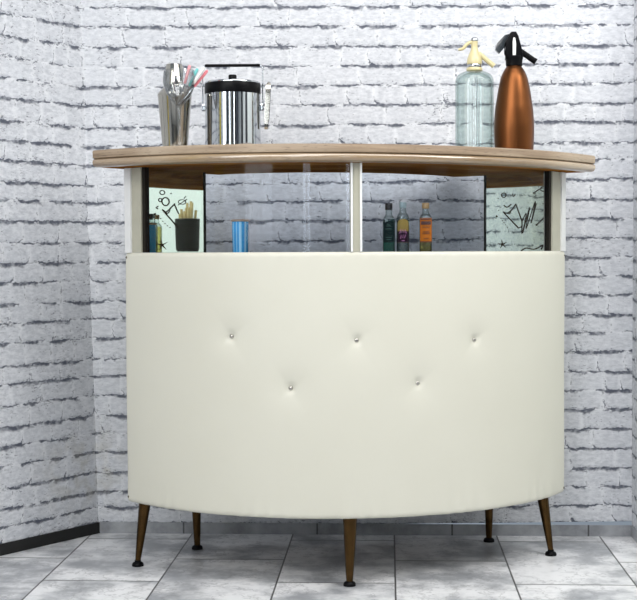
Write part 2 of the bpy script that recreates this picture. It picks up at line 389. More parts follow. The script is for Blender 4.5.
LD = (-.5592, -.8290)
lw = brick_wall('wall_left', 0, 1.75, lambda u, z: (corner_x(z)+LD[0]*u, LD[1]*u, z), joints_left, slope=False, label='whitewashed brick wall angled towards the viewer on the left')
brick_wall('wall_right', 0, .13, lambda u, z: (.694, -u, z), lambda k, r: fill(-r.random()*.1, .4, r), slope=False, label='narrow whitewashed brick return at the right edge')
ex = corner_x(1.0)+LD[0]*1.75
brick_wall('wall_side', 0, 3.8, lambda u, z: (ex-.05, LD[1]*1.75-u, z), lambda k, r: fill(-r.random()*.1, 4.4, r), slope=False, label='whitewashed brick wall on the near left side of the room')
def struct(name, bm, m, label, cat='wall'):
    return tag(obj(name, bm, m, smooth=False), label, cat, kind='structure')
bm = bmesh.new(); box(bm, (.2, -2.6, -.01), (4.6, 5.4, .02)); struct('floor', bm, M['marble'], 'grey and white marble tile floor', 'floor')
bm = bmesh.new(); box(bm, (-.095, -.002, .0165), (1.575, .004, .033)); struct('baseboard_back', bm, M['skirt'], 'low marble tile skirting along the back wall', 'skirting')
bm = bmesh.new()
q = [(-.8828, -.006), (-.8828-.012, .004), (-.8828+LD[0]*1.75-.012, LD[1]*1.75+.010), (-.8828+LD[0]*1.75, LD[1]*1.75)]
prism(bm, [(x+.006, y+.004) for x, y in q], .0, .0325); struct('baseboard_left', bm, M['void'], 'black shadowed recess under the left brick wall', 'skirting')  # solid black strip along the foot of the left wall
bm = bmesh.new(); box(bm, (.702, -.065, .0165), (.02, .13, .033)); struct('baseboard_right', bm, M['skirt'], 'marble tile skirting at the right edge', 'skirting')

# the room the mirrors and the chrome look out into, all of it behind or beside the camera
bm = bmesh.new(); box(bm, (1.5, -.11, 1.225), (1.60, .04, 2.45)); struct('wall_recess', bm, M['paint'], 'plain white wall beyond the brick return')
bm = bmesh.new(); box(bm, (2.32, -2.7, 1.225), (.04, 5.2, 2.45)); struct('wall_far_right', bm, M['paint'], 'plain white wall on the far right of the room')
bm = bmesh.new(); box(bm, (.2, -5.3, 1.225), (4.6, .04, 2.45)); struct('wall_front', bm, M['dim'], 'plain grey wall behind the viewer')
def window(n, x, w, z0, z1):  # unseen glowing panes, added for reflections in the chrome and counter edge
    bm = bmesh.new()
    for cx, cz, sx, sz in ((x-w/2, (z0+z1)/2, .06, z1-z0), (x+w/2, (z0+z1)/2, .06, z1-z0), (x, z0, w+.06, .06), (x, z1, w+.06, .06), (x, (z0+z1)/2, .04, z1-z0)):
        box(bm, (cx, -5.25, cz), (sx, .06, sz))
    o = struct('window_%d' % n, bm, M['darkdoor'], 'daylit window behind the viewer', 'window')
    b2 = bmesh.new(); box(b2, (x, -5.262, (z0+z1)/2), (w, .02, z1-z0)); obj('window_pane', b2, M['sky'], o, smooth=False)
window(1, -.95, .34, .7, 2.2); window(2, .62, .26, .5, 2.2)
bm = bmesh.new(); wx = ex-.035
for cy, cz, sy, sz in ((-2.6, 1.5, .06, 1.3), (-4.2, 1.5, .06, 1.3), (-3.4, .85, 1.66, .06), (-3.4, 2.15, 1.66, .06), (-3.4, 1.5, .05, 1.3)): box(bm, (wx, cy, cz), (.05, sy, sz))
o = struct('window_3', bm, M['frame_white'], 'daylit window in the left side wall, out of frame', 'window')  # added to put a highlight on the counter edge and brighten the left
bm = bmesh.new(); box(bm, (wx-.008, -3.4, 1.5), (.012, 1.58, 1.28)); obj('window_pane', bm, M['sky_soft'], o, smooth=False)
def curtain(x, y, w, m, label, n=5, along='x'):  # unseen cloth strips, added as pale and yellow stripes in the chrome
    bm = bmesh.new(); k = n*8; pts = []
    for i in range(k+1):
        t = i/k-.5; d = .018*math.sin(i/8*2*PI)
        pts.append((x+t*w, y+d) if along == 'x' else (x+d, y+t*w))
    lo = [bm.verts.new((a, b, .05)) for a, b in pts]; hi = [bm.verts.new((a, b, 2.2)) for a, b in pts]
    for i in range(k): bm.faces.new((lo[i], lo[i+1], hi[i+1], hi[i]))
    tag(obj('curtain', bm, m), label, 'curtain')
curtain(-1.66, -1.62, .22, M['yellow'], 'yellow curtain on the near left side wall, out of frame', 3, 'y')
curtain(-.30, -5.2, .22, M['cream'], 'pale curtain beside the window behind the viewer', 3)
curtain(.30, -5.2, .14, M['cream'], 'narrow pale curtain between the dark doors behind the viewer', 2)
for i, (x, y, w, d) in enumerate(((0.0, -5.25, .30, .05), (1.05, -5.25, .34, .05), (2.28, -1.75, .05, .55), (2.28, -3.2, .05, .7))):  # unseen dark panels, added as dark stripes in the chrome
    bm = bmesh.new(); box(bm, (x, y, 1.0), (w, d, 2.0), .004); o = struct('door_%d' % (i+1), bm, M['darkdoor'], 'dark door out of frame', 'door')
# small cabinet with a pot of brushes, seen in the left mirror
bm = bmesh.new(); box(bm, (1.24, -.62, .42), (.40, .26, .84), .006); tag(obj('side_cabinet', bm, M['cab']), 'pale cabinet under the dark pot, seen in the left mirror', 'cabinet')
pt = empty('brush_pot', (1.107, -.633, .841)); tag(pt, 'dark round pot holding pencils, reflected in the left mirror', 'pot')
bm = bmesh.new(); lathe(bm, [(.042, 0), (.047, .01), (.050, .13), (.047, .132), (.042, .02), (0, .02)], 32); obj('pot_body', bm, M['black'], pt)
for i in range(14):
    bm = bmesh.new(); an = i*2.4; r = .006+.020*random.random()
    tube(bm, [(r*math.cos(an), r*math.sin(an), .022), (1.5*r*math.cos(an), 1.5*r*math.sin(an), .15+.055*random.random())], .0055, 8)
    o = obj('pencil', bm, M['bristle']); o.location = (1.107, -.633, .841)
    tag(o, 'pencil standing in the dark pot, reflected in the left mirror', 'pencil', 'pencils in the dark pot')
bm = bmesh.new(); box(bm, (2.286, -1.095, .93), (.024, .055, .10), .004); tag(obj('wall_pouch', bm, M['navy']), 'navy cloth pouch hanging on the far white wall', 'pouch')

# ------------------------------------------------------------------ the bar
BX, BY, BR = -.13, -.34, math.radians(8.4)
bar = empty('cocktail_bar', (BX, BY, 0), BR)
tag(bar, 'curved retro cocktail bar with cream buttoned vinyl front and wooden top', 'bar')
CX, CY, RP = .01, .427, .727
A0, A1 = -.9675, .9615                                                 # ends of the front arc, as angles from straight ahead
def arc(a, r): return (CX+r*math.sin(a), CY-r*math.cos(a))
ZB, ZP, ZC = .174, .8355, 1.0545
BTN = [(-.4676, .6253), (-.0237, .617), (.4189, .611), (-.2528, .4983), (.1932, .5073)]
# padded front panel
bm = bmesh.new(); NA, NZ = 300, 120
def dent(a, z):
    d = 0
    for ba, bz in BTN:
        du, dz = (a-ba)*RP, z-bz; r = math.hypot(du, dz)
        d += .0065*math.exp(-(r/.011)**2) + .0048*math.exp(-(r/.042)**2)
        for ang in (.6, 2.2, 3.9, 5.3):                                 # soft pulls running off each button
            c, s = math.cos(ang), math.sin(ang); al = du*c+dz*s; ac = -du*s+dz*c
            if al > 0: d += .0010*math.exp(-(ac/.008)**2)*math.exp(-al/.05)*min(1, al/.01)
    e = min(z-ZB, ZP-z)
    d += .0035*math.exp(-max(e, 0)/.0025)
    ea = min(a-A0, A1-a)*RP
    d += .003*math.exp(-max(ea, 0)/.003)
    d += .0010*math.exp(-(ZP-z)/.012)*math.sin(a*95+2*math.sin(a*23)) + .0013*math.exp(-(z-ZB)/.030)*math.sin(a*70+4*math.sin(a*17))
    d += .0011*math.sin(a*5+1)*math.sin(z*9)
    return d
vg = []
for j in range(NZ+1):
    t = j/NZ; z = ZB+(ZP-ZB)*(t + .045*math.sin(4*PI*t)/ (PI))          # finer rows near the hems
    vg.append([bm.verts.new((*arc(A0+(A1-A0)*i/NA, RP-dent(A0+(A1-A0)*i/NA, z)), z)) for i in range(NA+1)])
for j in range(NZ):
    for i in range(NA): bm.faces.new((vg[j][i], vg[j][i+1], vg[j+1][i+1], vg[j+1][i]))
inner = [[bm.verts.new((*arc(A0+(A1-A0)*i/NA, RP-.022), z)) for i in range(NA+1)] for z in (ZB, ZP)]
for i in range(NA):
    bm.faces.new((inner[0][i], inner[1][i], inner[1][i+1], inner[0][i+1]))
    bm.faces.new((vg[0][i+1], vg[0][i], inner[0][i], inner[0][i+1])); bm.faces.new((vg[NZ][i], vg[NZ][i+1], inner[1][i+1], inner[1][i]))
panel = obj('front_panel', bm, M['vinyl'], bar, sharp=70)
for ba, bz in BTN:
    bm = bmesh.new(); lathe(bm, smp([(.0052, -.0045), (.0060, 0), (.0050, .0028), (.0026, .0042), (0, .0046)], 3), 20)
    b = obj('button', bm, M['tack'], panel)
    x, y = arc(ba, RP-.0105); b.location = (x, y, bz); b.rotation_euler = (PI/2, 0, ba)
for a_, z_ in ((A0+.010, ZP-.012), (A1-.010, ZP-.012), (A0+.010, ZB+.012), (A1-.010, ZB+.012)):
    bm = bmesh.new(); lathe(bm, [(.0036, -.002), (.0036, .001), (.002, .003), (0, .0034)], 14)
    b = obj('nail', bm, M['rust'], panel); x, y = arc(a_, RP-.002); b.location = (x, y, z_); b.rotation_euler = (PI/2, 0, a_)
# carcass: base board, bottle shelf, end boards
def crescent(r0, r1, a0, a1, cx, cy, n=60):
    out = [(cx+r0*math.sin(a0+(a1-a0)*i/n), cy-r0*math.cos(a0+(a1-a0)*i/n)) for i in range(n+1)]
    return out
def end_pts(): return (.41, .205), (-.39, .205)
bm = bmesh.new(); prism(bm, crescent(RP-.026, 0, A0+.01, A1-.01, CX, CY)+[(.46, .225), (-.44, .225)], ZB+.002, ZB+.022); obj('base_board', bm, M['shelf'], bar, smooth=False)
bm = bmesh.new(); prism(bm, crescent(RP-.024, 0, A0+.006, A1-.006, CX, CY)+[(.43, .17), (-.41, .17)], ZP-.022, ZP-.002); obj('bottle_shelf', bm, M['shelf'], bar, smooth=False)
def board(bm, p, q, z0, z1, th):
    p, q = Vector(p), Vector(q); d = (q-p).normalized(); n = Vector((-d.y, d.x))*th/2
    prism(bm, [tuple(p-n), tuple(q-n), tuple(q+n), tuple(p+n)], z0, z1)
for s, p, q in ((-1, (-.570, .030), (-.43, .205)), (1, (.590, .030), (.45, .205))):
    bm = bmesh.new(); board(bm, p, q, ZB+.024, ZP-.024, .016); obj('end_board', bm, M['frame'], bar, smooth=False)
# upper gallery: posts, panes, mirrors
def arc_box(bm, a0, a1, r0, r1, z0, z1, n=6):
    o = [arc(a0+(a1-a0)*i/n, r1) for i in range(n+1)]; i_ = [arc(a1+(a0-a1)*i/n, r0) for i in range(n+1)]
    prism(bm, o+i_, z0, z1)
def ang_of(x): return math.asin((x-CX)/RP)
PZ0, PZ1 = ZP+.0005, ZC-.0005
def post(x0, x1, split, mats=None):
    a0, a1 = ang_of(x0), ang_of(x1)
    bm = bmesh.new(); arc_box(bm, a0, a1, RP-.030, RP-.004, PZ0, PZ1, 3); p = obj('post', bm, M['frame'], bar, smooth=False)
    for s0, s1 in split:
        bm = bmesh.new(); arc_box(bm, ang_of(s0), ang_of(s1), RP-.004, RP+.001, PZ0, PZ1, 2); obj('post_trim', bm, M['frame_white'], p, smooth=False)
    return p
pl = post(-.584, -.546, [(-.587, -.571)])
pc = post(-.0215, .0065, [(-.0215, -.0165), (.0015, .0065)])
pr = post(.556, .604, [(.589, .606)])
for a0, a1 in ((-.5455, -.5375), (.5485, .5555)):
    bm = bmesh.new(); arc_box(bm, ang_of(a0), ang_of(a1), RP-.022, RP-.008, PZ0, PZ1, 2); obj('edge_strip', bm, M['black'], bar, smooth=False)
for x0, x1 in ((-.537, -.022), (.007, .548)):
    a0, a1 = ang_of(x0), ang_of(x1); n = 40
    bm = bmesh.new(); arc_box(bm, a0, a1, RP-.0165, RP-.0145, PZ0, PZ1, n); g = obj('glass_pane', bm, M['pane'], bar)
def mirror(side, P0, length, deg):
    ph = math.radians(deg); d = Vector((-side*math.cos(ph), math.sin(ph), 0)); n = Vector((side*math.sin(ph), math.cos(ph), 0))*-1   # n faces the room
    P = Vector((*P0, 0))
    bm = bmesh.new(); board(bm, tuple((P-n*.0002).xy), tuple((P+d*length-n*.0002).xy), PZ0, PZ1, .0024); mi = obj('mirror', bm, M['mirror'], bar, smooth=False)
    bm = bmesh.new(); board(bm, tuple((P-n*.0085).xy), tuple((P+d*length-n*.0085).xy), PZ0, PZ1, .012); obj('mirror_board', bm, M['frame'], mi, smooth=False)
    bm = bmesh.new(); e = P+d*length
    board(bm, tuple((e-n*.012).xy), tuple((e+n*.004).xy), PZ0, PZ1, .005); obj('mirror_trim', bm, M['black'], mi, smooth=False)
    # cocktail drawing: strokes given in the mirror's own frame, u along it and v up it (0..1)
    def at(u, v): return P + d*(u if side < 0 else 1-u)*length + n*.0016 + Vector((0, 0, PZ0+v*(PZ1-PZ0)))
    bm = bmesh.new()
    def done(nm):
        nonlocal bm
        obj(nm, bm, M['ink'], mi); bm = bmesh.new()
    def stroke(pts, r=.0011, closed=False, curve=True):
        pp = [at(u, v) for u, v in pts]
        if closed: pp = pp+[pp[0]]
        if curve and len(pp) > 2: pp = sm([tuple(x) for x in pp], 5)
        tube(bm, pp, r*1.3, 6)
    def ring(u, v, ru, rv, r=.001): stroke([(u+ru*math.cos(k*PI/5), v+rv*math.sin(k*PI/5)) for k in range(10)], r, True, False)
    def dot(u, v, r=.0016):
        p = at(u, v); b3_ = bmesh.new(); tube(b3_, [p-n*.0008, p+n*.0008], r*1.25, 8); obj('drawn_dot', b3_, M['ink'], mi)
    def star(u, v, R):
        for k in range(5):
            t = PI/2+k*2*PI/5+.15
            tube(bm, [at(u-R*.2*math.cos(t), v-R*.15*math.sin(t)), at(u+R*math.cos(t), v+R*.8*math.sin(t))], [.0026, .0004], 6)
    if side > 0:
        S = lambda L: [((x-90)/344, (514-y)/446) for x, y in L]
        stroke(S([(183, 288), (262, 383), (278, 376)]), .0013, curve=False); stroke(S([(248, 245), (280, 345), (279, 415)]), .0012, curve=False)
        stroke(S([(183, 288), (205, 296), (230, 275), (248, 246)]), .0013); stroke(S([(190, 292), (215, 300), (222, 290)]), .0012); done('cocktail_outline')
        stroke(S([(280, 345), (302, 300), (283, 412), (318, 268), (300, 388), (347, 232), (325, 357), (352, 245)]), .0009); done('zigzag_line')
        stroke(S([(352, 368), (416, 298)]), .0012); dot(*S([(353, 366)])[0], .0024); dot(*S([(414, 298)])[0], .0024); done('stirrer_drawing')
        ring(*S([(397, 165)])[0], .078, .036); stroke(S([(340, 186), (380, 160), (425, 172)]), .001); dot(*S([(340, 186)])[0], .0022); done('olive_drawing')
        ring(*S([(187, 193)])[0], .035, .03); stroke(S([(188, 252), (205, 262), (225, 246)]), .0013); stroke(S([(232, 185), (236, 203), (245, 190)]), .0008); done('bubble_drawing')
        for x, y in ((320, 103), (332, 115), (342, 127), (352, 140), (362, 152), (172, 325), (180, 338), (188, 350), (196, 363), (205, 378), (268, 125), (385, 248), (160, 280), (158, 210)): dot(*S([(x, y)])[0], .0010)
        dot(*S([(150, 313)])[0], .0022); star(*S([(180, 474)])[0], .075); done('star_drawing')
        stroke(S([(275, 513), (300, 497), (335, 504), (360, 496), (385, 480), (375, 506)]), .0013)
    else:
        S = lambda L: [((x-125)/240, (405-y)/340) for x, y in L]
        ring(*S([(203, 152)])[0], .040, .026); ring(*S([(215, 190)])[0], .058, .050, .0013); ring(*S([(195, 184)])[0], .025, .022); stroke(S([(187, 210), (180, 216), (187, 222)]), .001); done('bubble_drawing')
        stroke(S([(203, 224), (217, 234), (244, 205), (250, 198)]), .0014); stroke(S([(203, 225), (262, 300)]), .0014); stroke(S([(247, 198), (264, 240)]), .0012); stroke(S([(209, 228), (222, 240), (232, 226)]), .001); done('cocktail_outline')
        ring(*S([(278, 190)])[0], .060, .030, .0008); stroke(S([(262, 204), (296, 178)]), .0008); stroke(S([(285, 175), (292, 165)]), .0007); done('olive_drawing')
        for x, y in ((187, 250), (196, 262), (204, 273), (212, 283), (221, 292), (231, 299)): dot(*S([(x, y)])[0], .0012)
        dot(*S([(175, 243)])[0], .0022); dot(*S([(236, 155)])[0], .0014); star(*S([(200, 373)])[0], .095)
    obj('squiggle_drawing' if side > 0 else 'star_drawing', bm, M['ink'], mi)
mirror(-1, (-.545, .034), .207, 35); mirror(1, (.575, .022), .212, 42)
# legs
def leg(foot, top, r0=.0072, r1=.0165):
    bm = bmesh.new(); n = 24; ft = Vector((*foot, .012)); tp = Vector((*top, ZB+.002))
    rings = []
    for k in range(9):
        t = k/8; p = ft.lerp(tp, t); r = r0+(r1-r0)*t**.9
        rings.append([bm.verts.new((p.x+r*math.cos(2*PI*i/n), p.y+r*math.sin(2*PI*i/n), p.z)) for i in range(n)])
    for a, b in zip(rings, rings[1:]):
        for i in range(n): bm.faces.new((a[i], a[(i+1) % n], b[(i+1) % n], b[i]))
    bm.faces.new(list(reversed(rings[0]))); bm.faces.new(rings[-1])
    l = obj('leg', bm, M['brass'], bar)
    bm = bmesh.new(); lathe(bm, [(.0155, 0.0), (.0160, .004), (.0140, .0085), (.0085, .012), (.0085, .016)], 24, (foot[0], foot[1], 0)); obj('foot', bm, M['blackgloss'], l)
leg((-.024, -.268), (-.022, -.266), .0085, .0185)
leg((-.561, .006), (-.540, .012)); leg((.565, .004), (.541, .010)); leg((-.402, .192), (-.405, .185), .0085, .015); leg((.435, .194), (.433, .186), .0085, .015)
# counter top: a crescent slab, ends cut along the radius
KX, KY, RK, RI = .01, .555, .885, .443
T0, T1 = -.872, .853
TILT = .0085
def kp(t, r, z): x = KX+r*math.sin(t); return (x, KY-r*math.cos(t), z - TILT*(x-.01))
def counter_mesh(prof_outer, prof_inner, n=140):
    """closed section (r, z) swept round the arc, with grain uv in metres"""
    bm = bmesh.new(); uv = bm.loops.layers.uv.new('grain'); prof = prof_outer+prof_inner
    rings = [[bm.verts.new(kp(T0+(T1-T0)*i/n, r, z)) for r, z in prof] for i in range(n+1)]
    m = len(prof); per = [0.0]
    for j in range(m): per.append(per[-1]+math.dist(prof[j], prof[(j+1) % m]))
    for i in range(n):
        for j in range(m):
            k = (j+1) % m
            f = bm.faces.new((rings[i][j], rings[i][k], rings[i+1][k], rings[i+1][j]))
            for lp, (ii, jj) in zip(f.loops, ((i, j), (i, j+1), (i+1, j+1), (i+1, j))): lp[uv].uv = ((T0+(T1-T0)*ii/n)*RK, per[jj])
    for ring, e in ((rings[0], 1), (rings[-1], 0)):
        f = bm.faces.new(ring if e else list(reversed(ring)))
        for lp in f.loops: lp[uv].uv = ((lp.vert.co-Vector((KX, KY, 0))).xy.length, lp.vert.co.z)
    bmesh.ops.recalc_face_normals(bm, faces=bm.faces)
    return bm
ct = obj('counter_top', counter_mesh([(RK-.004, ZC+.022), (RK, ZC+.024), (RK+.001, ZC+.040), (RK-.002, ZC+.044)], [(RI, ZC+.044), (RI, ZC+.022)]), M['wood'], bar, sharp=50)
obj('rounded_edge', counter_mesh([(RK-.010, ZC+.0005), (RK-.003, ZC+.003), (RK+.0005, ZC+.0075), (RK+.0015, ZC+.0125), (RK, ZC+.018), (RK-.004, ZC+.0215)], [(RK-.03, ZC+.0215), (RK-.03, ZC+.0005)]), M['edge'], ct, sharp=60)
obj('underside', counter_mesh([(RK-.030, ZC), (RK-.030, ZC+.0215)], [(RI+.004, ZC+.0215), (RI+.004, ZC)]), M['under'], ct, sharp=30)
for o in [c for p in [bar]+list(bar.children) for c in p.children]:         # the gallery reaches up to the slightly sloping counter
    if o.name.split('.')[0] in ('post', 'post_trim', 'edge_strip', 'glass_pane', 'mirror', 'mirror_board', 'mirror_trim'):
        for v in o.data.vertices:
            if v.co.z > ZC-.01: v.co.z = ZC - TILT*(v.co.x-.01) - .0006
def ctop(x, y):
    """top of the counter under a world point"""
    dx, dy = x-BX, y-BY; lx = dx*math.cos(BR)+dy*math.sin(BR)
    return ZC+.044-TILT*(lx-.01)+.0008

# ------------------------------------------------------------------ things on the counter
# cocktail shaker
x, y = -.576, -.42; sh = empty('cocktail_shaker', (x, y, ctop(x, y))); tag(sh, 'steel cocktail shaker with tapered cup and domed cap, leftmost on the counter', 'shaker')
bm = bmesh.new(); lathe(bm, [(.030, 0), (.0325, .002), (.0445, .143), (.0452, .1445), (.0452, .147)], 56); obj('cup', bm, M['steel'], sh)
bm = bmesh.new(); lathe(bm, [(.0448, .1472), (.0440, .151)]+smp([(.0440, .151), (.0360, .160), (.0290, .168), (.0262, .176)], 4), 56); obj('strainer_collar', bm, M['steel'], sh)
bm = bmesh.new(); lathe(bm, [(.0275, .172), (.0280, .176), (.0268, .181), (.0225, .223), (.0205, .2272), (0, .2285)], 48); obj('cap', bm, M['steel'], sh)
# wine glass with drink stirrers
gx, gy = -.551, -.505; gz = ctop(gx, gy); wg = empty('wine_glass', (gx, gy, gz)); tag(wg, 'clear stemmed wine glass in front of the shaker, holding plastic stirrers', 'glass')
bm = bmesh.new(); lathe(bm, smp([(.0045, .095), (.0075, .108), (.0160, .118), (.0300, .135), (.0395, .160), (.0415, .178), (.0390, .200)], 5)+smp([(.0378, .200), (.0403, .178), (.0383, .160), (.0288, .137), (.0150, .121), (.0060, .112), (0, .110)], 5), 48, cap=False); obj('bowl', bm, M['clear'], wg)
bm = bmesh.new(); lathe(bm, smp([(.033, 0), (.0330, .002), (.012, .0055), (.0048, .014), (.0040, .05), (.0045, .095)], 5), 32); obj('stem', bm, M['clear'], wg)
for name, m, lab, base, tip, f in (
    ('pink', 'pink', 'pink-topped drink stirrer, leftmost in the wine glass', (.000, -.004, .114), (.0290, -.004, .212), .52),
    ('teal', 'teal', 'turquoise-topped drink stirrer in the wine glass', (.003, .006, .114), (.0470, .008, .205), .50),
    ('white', 'whitep', 'white-topped drink stirrer in the wine glass', (.002, -.002, .115), (.0660, -.006, .206), .52),
    ('coral', 'coral', 'coral red drink stirrer leaning furthest right in the wine glass', (.004, .004, .116), (.0720, .014, .201), .50)):
    b, t = Vector(base), Vector(tip); k = b.lerp(t, f)
    r = empty('drink_stirrer', (gx, gy, gz)); tag(r, lab, 'stirrer', 'plastic stirrers in the wine glass')
    bm = bmesh.new(); tube(bm, [b, k], .0016, 8); obj('stick', bm, M['chrome'], r)
    bm = bmesh.new(); tube(bm, [k, k.lerp(t, .06), k.lerp(t, .9), t], [.0018, .0036, .0042, .0028], 10); obj('paddle', bm, M[m], r)
# ice bucket
x, y = -.425, -.40; ib = empty('ice_bucket', (x, y, ctop(x, y)), .25); tag(ib, 'chrome ice bucket with black banded lid and black-gripped handle', 'ice bucket')
bm = bmesh.new(); lathe(bm, [(.070, 0), (.0730, .002), (.0735, .005), (.0735, .153)], 96); obj('bucket_body', bm, M['chrome'], ib)
bm = bmesh.new(); lathe(bm, [(.0735, .1532), (.0742, .155), (.0742, .180), (.0735, .1815)], 72); obj('black_band', bm, M['blackgloss'], ib)
bm = bmesh.new(); lathe(bm, [(.0738, .1818), (.0736, .1845)]+smp([(.0725, .186), (.050, .1885), (.0, .190)], 4), 72); ld = obj('lid', bm, M['chrome'], ib)
bm = bmesh.new(); lathe(bm, [(.0075, .188), (.0080, .191), (.0105, .193), (.0112, .203), (.0095, .2065), (0, .207)], 28); obj('lid_knob', bm, M['blackgloss'], ld)
ca, sa = 1, 0
bm = bmesh.new(); tube(bm, [(-.0795, 0, .120), (-.0795, 0, .222)]+[(-.0795+.008*(1-math.cos(t)), 0, .222+.009*math.sin(t)) for t in (.4, .8, 1.2, PI/2)]+[(.0715+.008*math.sin(t), 0, .222+.009*math.cos(t)) for t in (0, .4, .8, 1.2, PI/2)]+[(.0795, 0, .120)], .0019, 10)
hd = obj('handle', bm, M['chrome'], ib)
bm = bmesh.new(); tube(bm, [(-.073, 0, .2315), (-.070, 0, .2317), (.070, 0, .2317), (.073, 0, .2315)], [.0028, .0040, .0040, .0028], 14); obj('grip', bm, M['blackgloss'], hd)
for s in (-1, 1):
    bm = bmesh.new(); box(bm, (s*.0775, 0, .119), (.009, .012, .020), .002); lathe(bm, [(.004, 0), (.004, .004)], 12, (s*.0795, 0, .112)); obj('handle_lug', bm, M['chrome'], ib)
ib.rotation_euler.z = .03; ib.scale = (1, 1, .978)
# tongs hung on the bucket's right lug
tg = empty('ice_tongs', (x+.0885, y, ctop(x, y)+.0)); tag(tg, 'slim chrome ice tongs hanging at the right side of the ice bucket', 'tongs')
for yy in (-.008, .008):
    bm = bmesh.new(); path = [(.0075, yy*.35, .176), (.0065, yy*.8, .171), (.0035, yy, .12), (.0005, yy*.8, .075), (-.0005, yy*.5, .058)]; ring0 = None
    pts = sm(path, 5); wd = .0062
    for k, p in enumerate(pts):
        w = wd*(1 if k < len(pts)-6 else .72)
        r = [bm.verts.new(p+Vector((sx*w, sy*.0010, 0))) for sx, sy in ((-1, -1), (1, -1), (1, 1), (-1, 1))]
        if ring0:
            for i in range(4): bm.faces.new((ring0[i], ring0[(i+1) % 4], r[(i+1) % 4], r[i]))
        else: bm.faces.new(list(reversed(r)))
        ring0 = r
    bm.faces.new(ring0); obj('tong_arm', bm, M['steel'], tg, sharp=50)
bm = bmesh.new(); tube(bm, [(.0075, -.004, .176), (.0078, 0, .1785), (.0075, .004, .176)], .0055, 10); obj('tong_bend', bm, M['chrome'], tg)
bm = bmesh.new(); tube(bm, [(-.0085, 0, .122), (.001, 0, .124), (.004, 0, .131)], .0022, 8); obj('hook', bm, M['chrome'], tg)
# glass soda siphon
x, y = .213, -.36; gs = empty('soda_siphon', (x, y, ctop(x, y)), 0); tag(gs, 'fluted pale glass soda siphon with cream head and lever', 'soda siphon')
flute = lambda r, z, t: r*(1 + (.018*abs(math.cos(6*t)) - .018)*(1 if .006 < z < .19 else 0))
bm = bmesh.new(); lathe(bm, smp([(.0440, 0), (.0490, .004), (.0506, .012), (.0506, .10), (.0506, .185), (.0490, .200), (.0430, .2105), (.0320, .217), (.0225, .2205), (.0195, .226)], 4), 144, warp=flute); obj('bottle', bm, M['siphon'], gs, sharp=80)
bm = bmesh.new(); lathe(bm, smp([(.040, .006), (.0455, .010), (.0462, .02), (.0462, .10), (.0462, .183), (.0440, .197), (.036, .2075), (.018, .216)], 4), 96, warp=lambda r, z, t: r*(1+.012*abs(math.cos(6*t+.4)))); obj('inner_wall', bm, M['siphon'], gs, sharp=80)
bm = bmesh.new(); tube(bm, [(.008, 0, .012), (.009, 0, .12), (.004, 0, .225)], .0032, 10); obj('dip_tube', bm, M['clear'], gs)
bm = bmesh.new(); lathe(bm, smp([(.0195, .2205), (.0212, .222), (.0215, .226), (.0200, .2295)], 4), 40); obj('collar', bm, M['ivory'], gs)
bm = bmesh.new(); lathe(bm, [(.0185, .2297), (.0195, .231), (.0195, .2365), (.0188, .238)], 40); obj('collar_ring', bm, M['chrome'], gs)
bm = bmesh.new(); lathe(bm, smp([(.0188, .2382), (.0200, .241), (.0198, .251), (.0165, .263), (.0120, .274), (.0092, .284), (.0088, .296), (.0095, .304)], 4), 40); hd = obj('siphon_head', bm, M['ivory'], gs)
bm = bmesh.new(); lathe(bm, smp([(.0090, .3042), (.0100, .307), (.0092, .312), (.0055, .3155), (0, .3165)], 3), 28); obj('top_button', bm, M['chrome'], hd)
bm = bmesh.new(); tube(bm, sm([(-.004, 0, .303), (-.014, -.001, .300), (-.023, -.002, .293), (-.030, -.003, .284), (-.040, -.003, .281), (-.043, -.003, .2805)], 5), [.0050]*6+[.0048]*8+[.0044]*6+[.0036]*5+[.0026], 12); obj('lever', bm, M['ivory'], hd)
bm = bmesh.new(); tube(bm, [(.010, 0, .270), (.020, 0, .2625), (.034, 0, .249), (.0475, 0, .237), (.0515, 0, .2335)], [.0075, .0070, .0066, .0072, .0074], 16); obj('spout', bm, M['ivory'], hd)
hd.scale.z = .95; hd.location.z = .0119; gs.scale.z = .975
# copper soda siphon
x, y = .317, -.36; cs = empty('soda_siphon', (x, y, ctop(x, y)), 0); tag(cs, 'tapered copper soda siphon with black head and spout', 'soda siphon')
bm = bmesh.new(); lathe(bm, [(.047, 0), (.0500, .002)]+smp([(.0508, .006), (.0526, .045), (.0527, .075), (.0503, .110), (.0470, .134), (.0420, .166), (.0350, .198), (.0265, .217), (.0215, .2245), (.0195, .2275)], 5), 72); obj('bottle', bm, M['copper'], cs)
bm = bmesh.new(); lathe(bm, [(.0205, .2278), (.0218, .229), (.0222, .246), (.0232, .2475), (.0232, .252), (.0215, .254)], 40); obj('collar', bm, M['blackgloss'], cs)
zx = lambda L: [((px-296)*.000747, .0096+(149-(20+py/3.54))*.002645) for px, py in L]
bm = bmesh.new(); prism_y(bm, list(reversed(zx([(264, 142), (268, 118), (262, 84), (280, 50), (286, 45), (302, 45), (310, 60), (320, 100), (326, 122), (326, 142)]))), -.015, .015, .004)
hd = obj('siphon_head', bm, M['blackgloss'], cs)
bm = bmesh.new(); prism_y(bm, list(reversed(zx([(278, 52), (262, 56), (236, 84), (229, 106), (243, 121), (258, 104), (270, 78)]))), -.011, .011, .003); obj('lever', bm, M['greygloss'], hd)
bm = bmesh.new(); lathe(bm, [(.0085, 0), (.0098, .002), (.0098, .007), (.008, .009), (0, .0095)], 28, (0, 0, .2945)); obj('top_button', bm, M['chrome'], hd)
bm = bmesh.new(); prism_y(bm, list(reversed(zx([(289, 132), (289, 80), (292, 66), (298, 68), (301, 90), (300, 132)]))), -.0175, -.0145, .0008); obj('chrome_strip', bm, M['whitep'], hd)
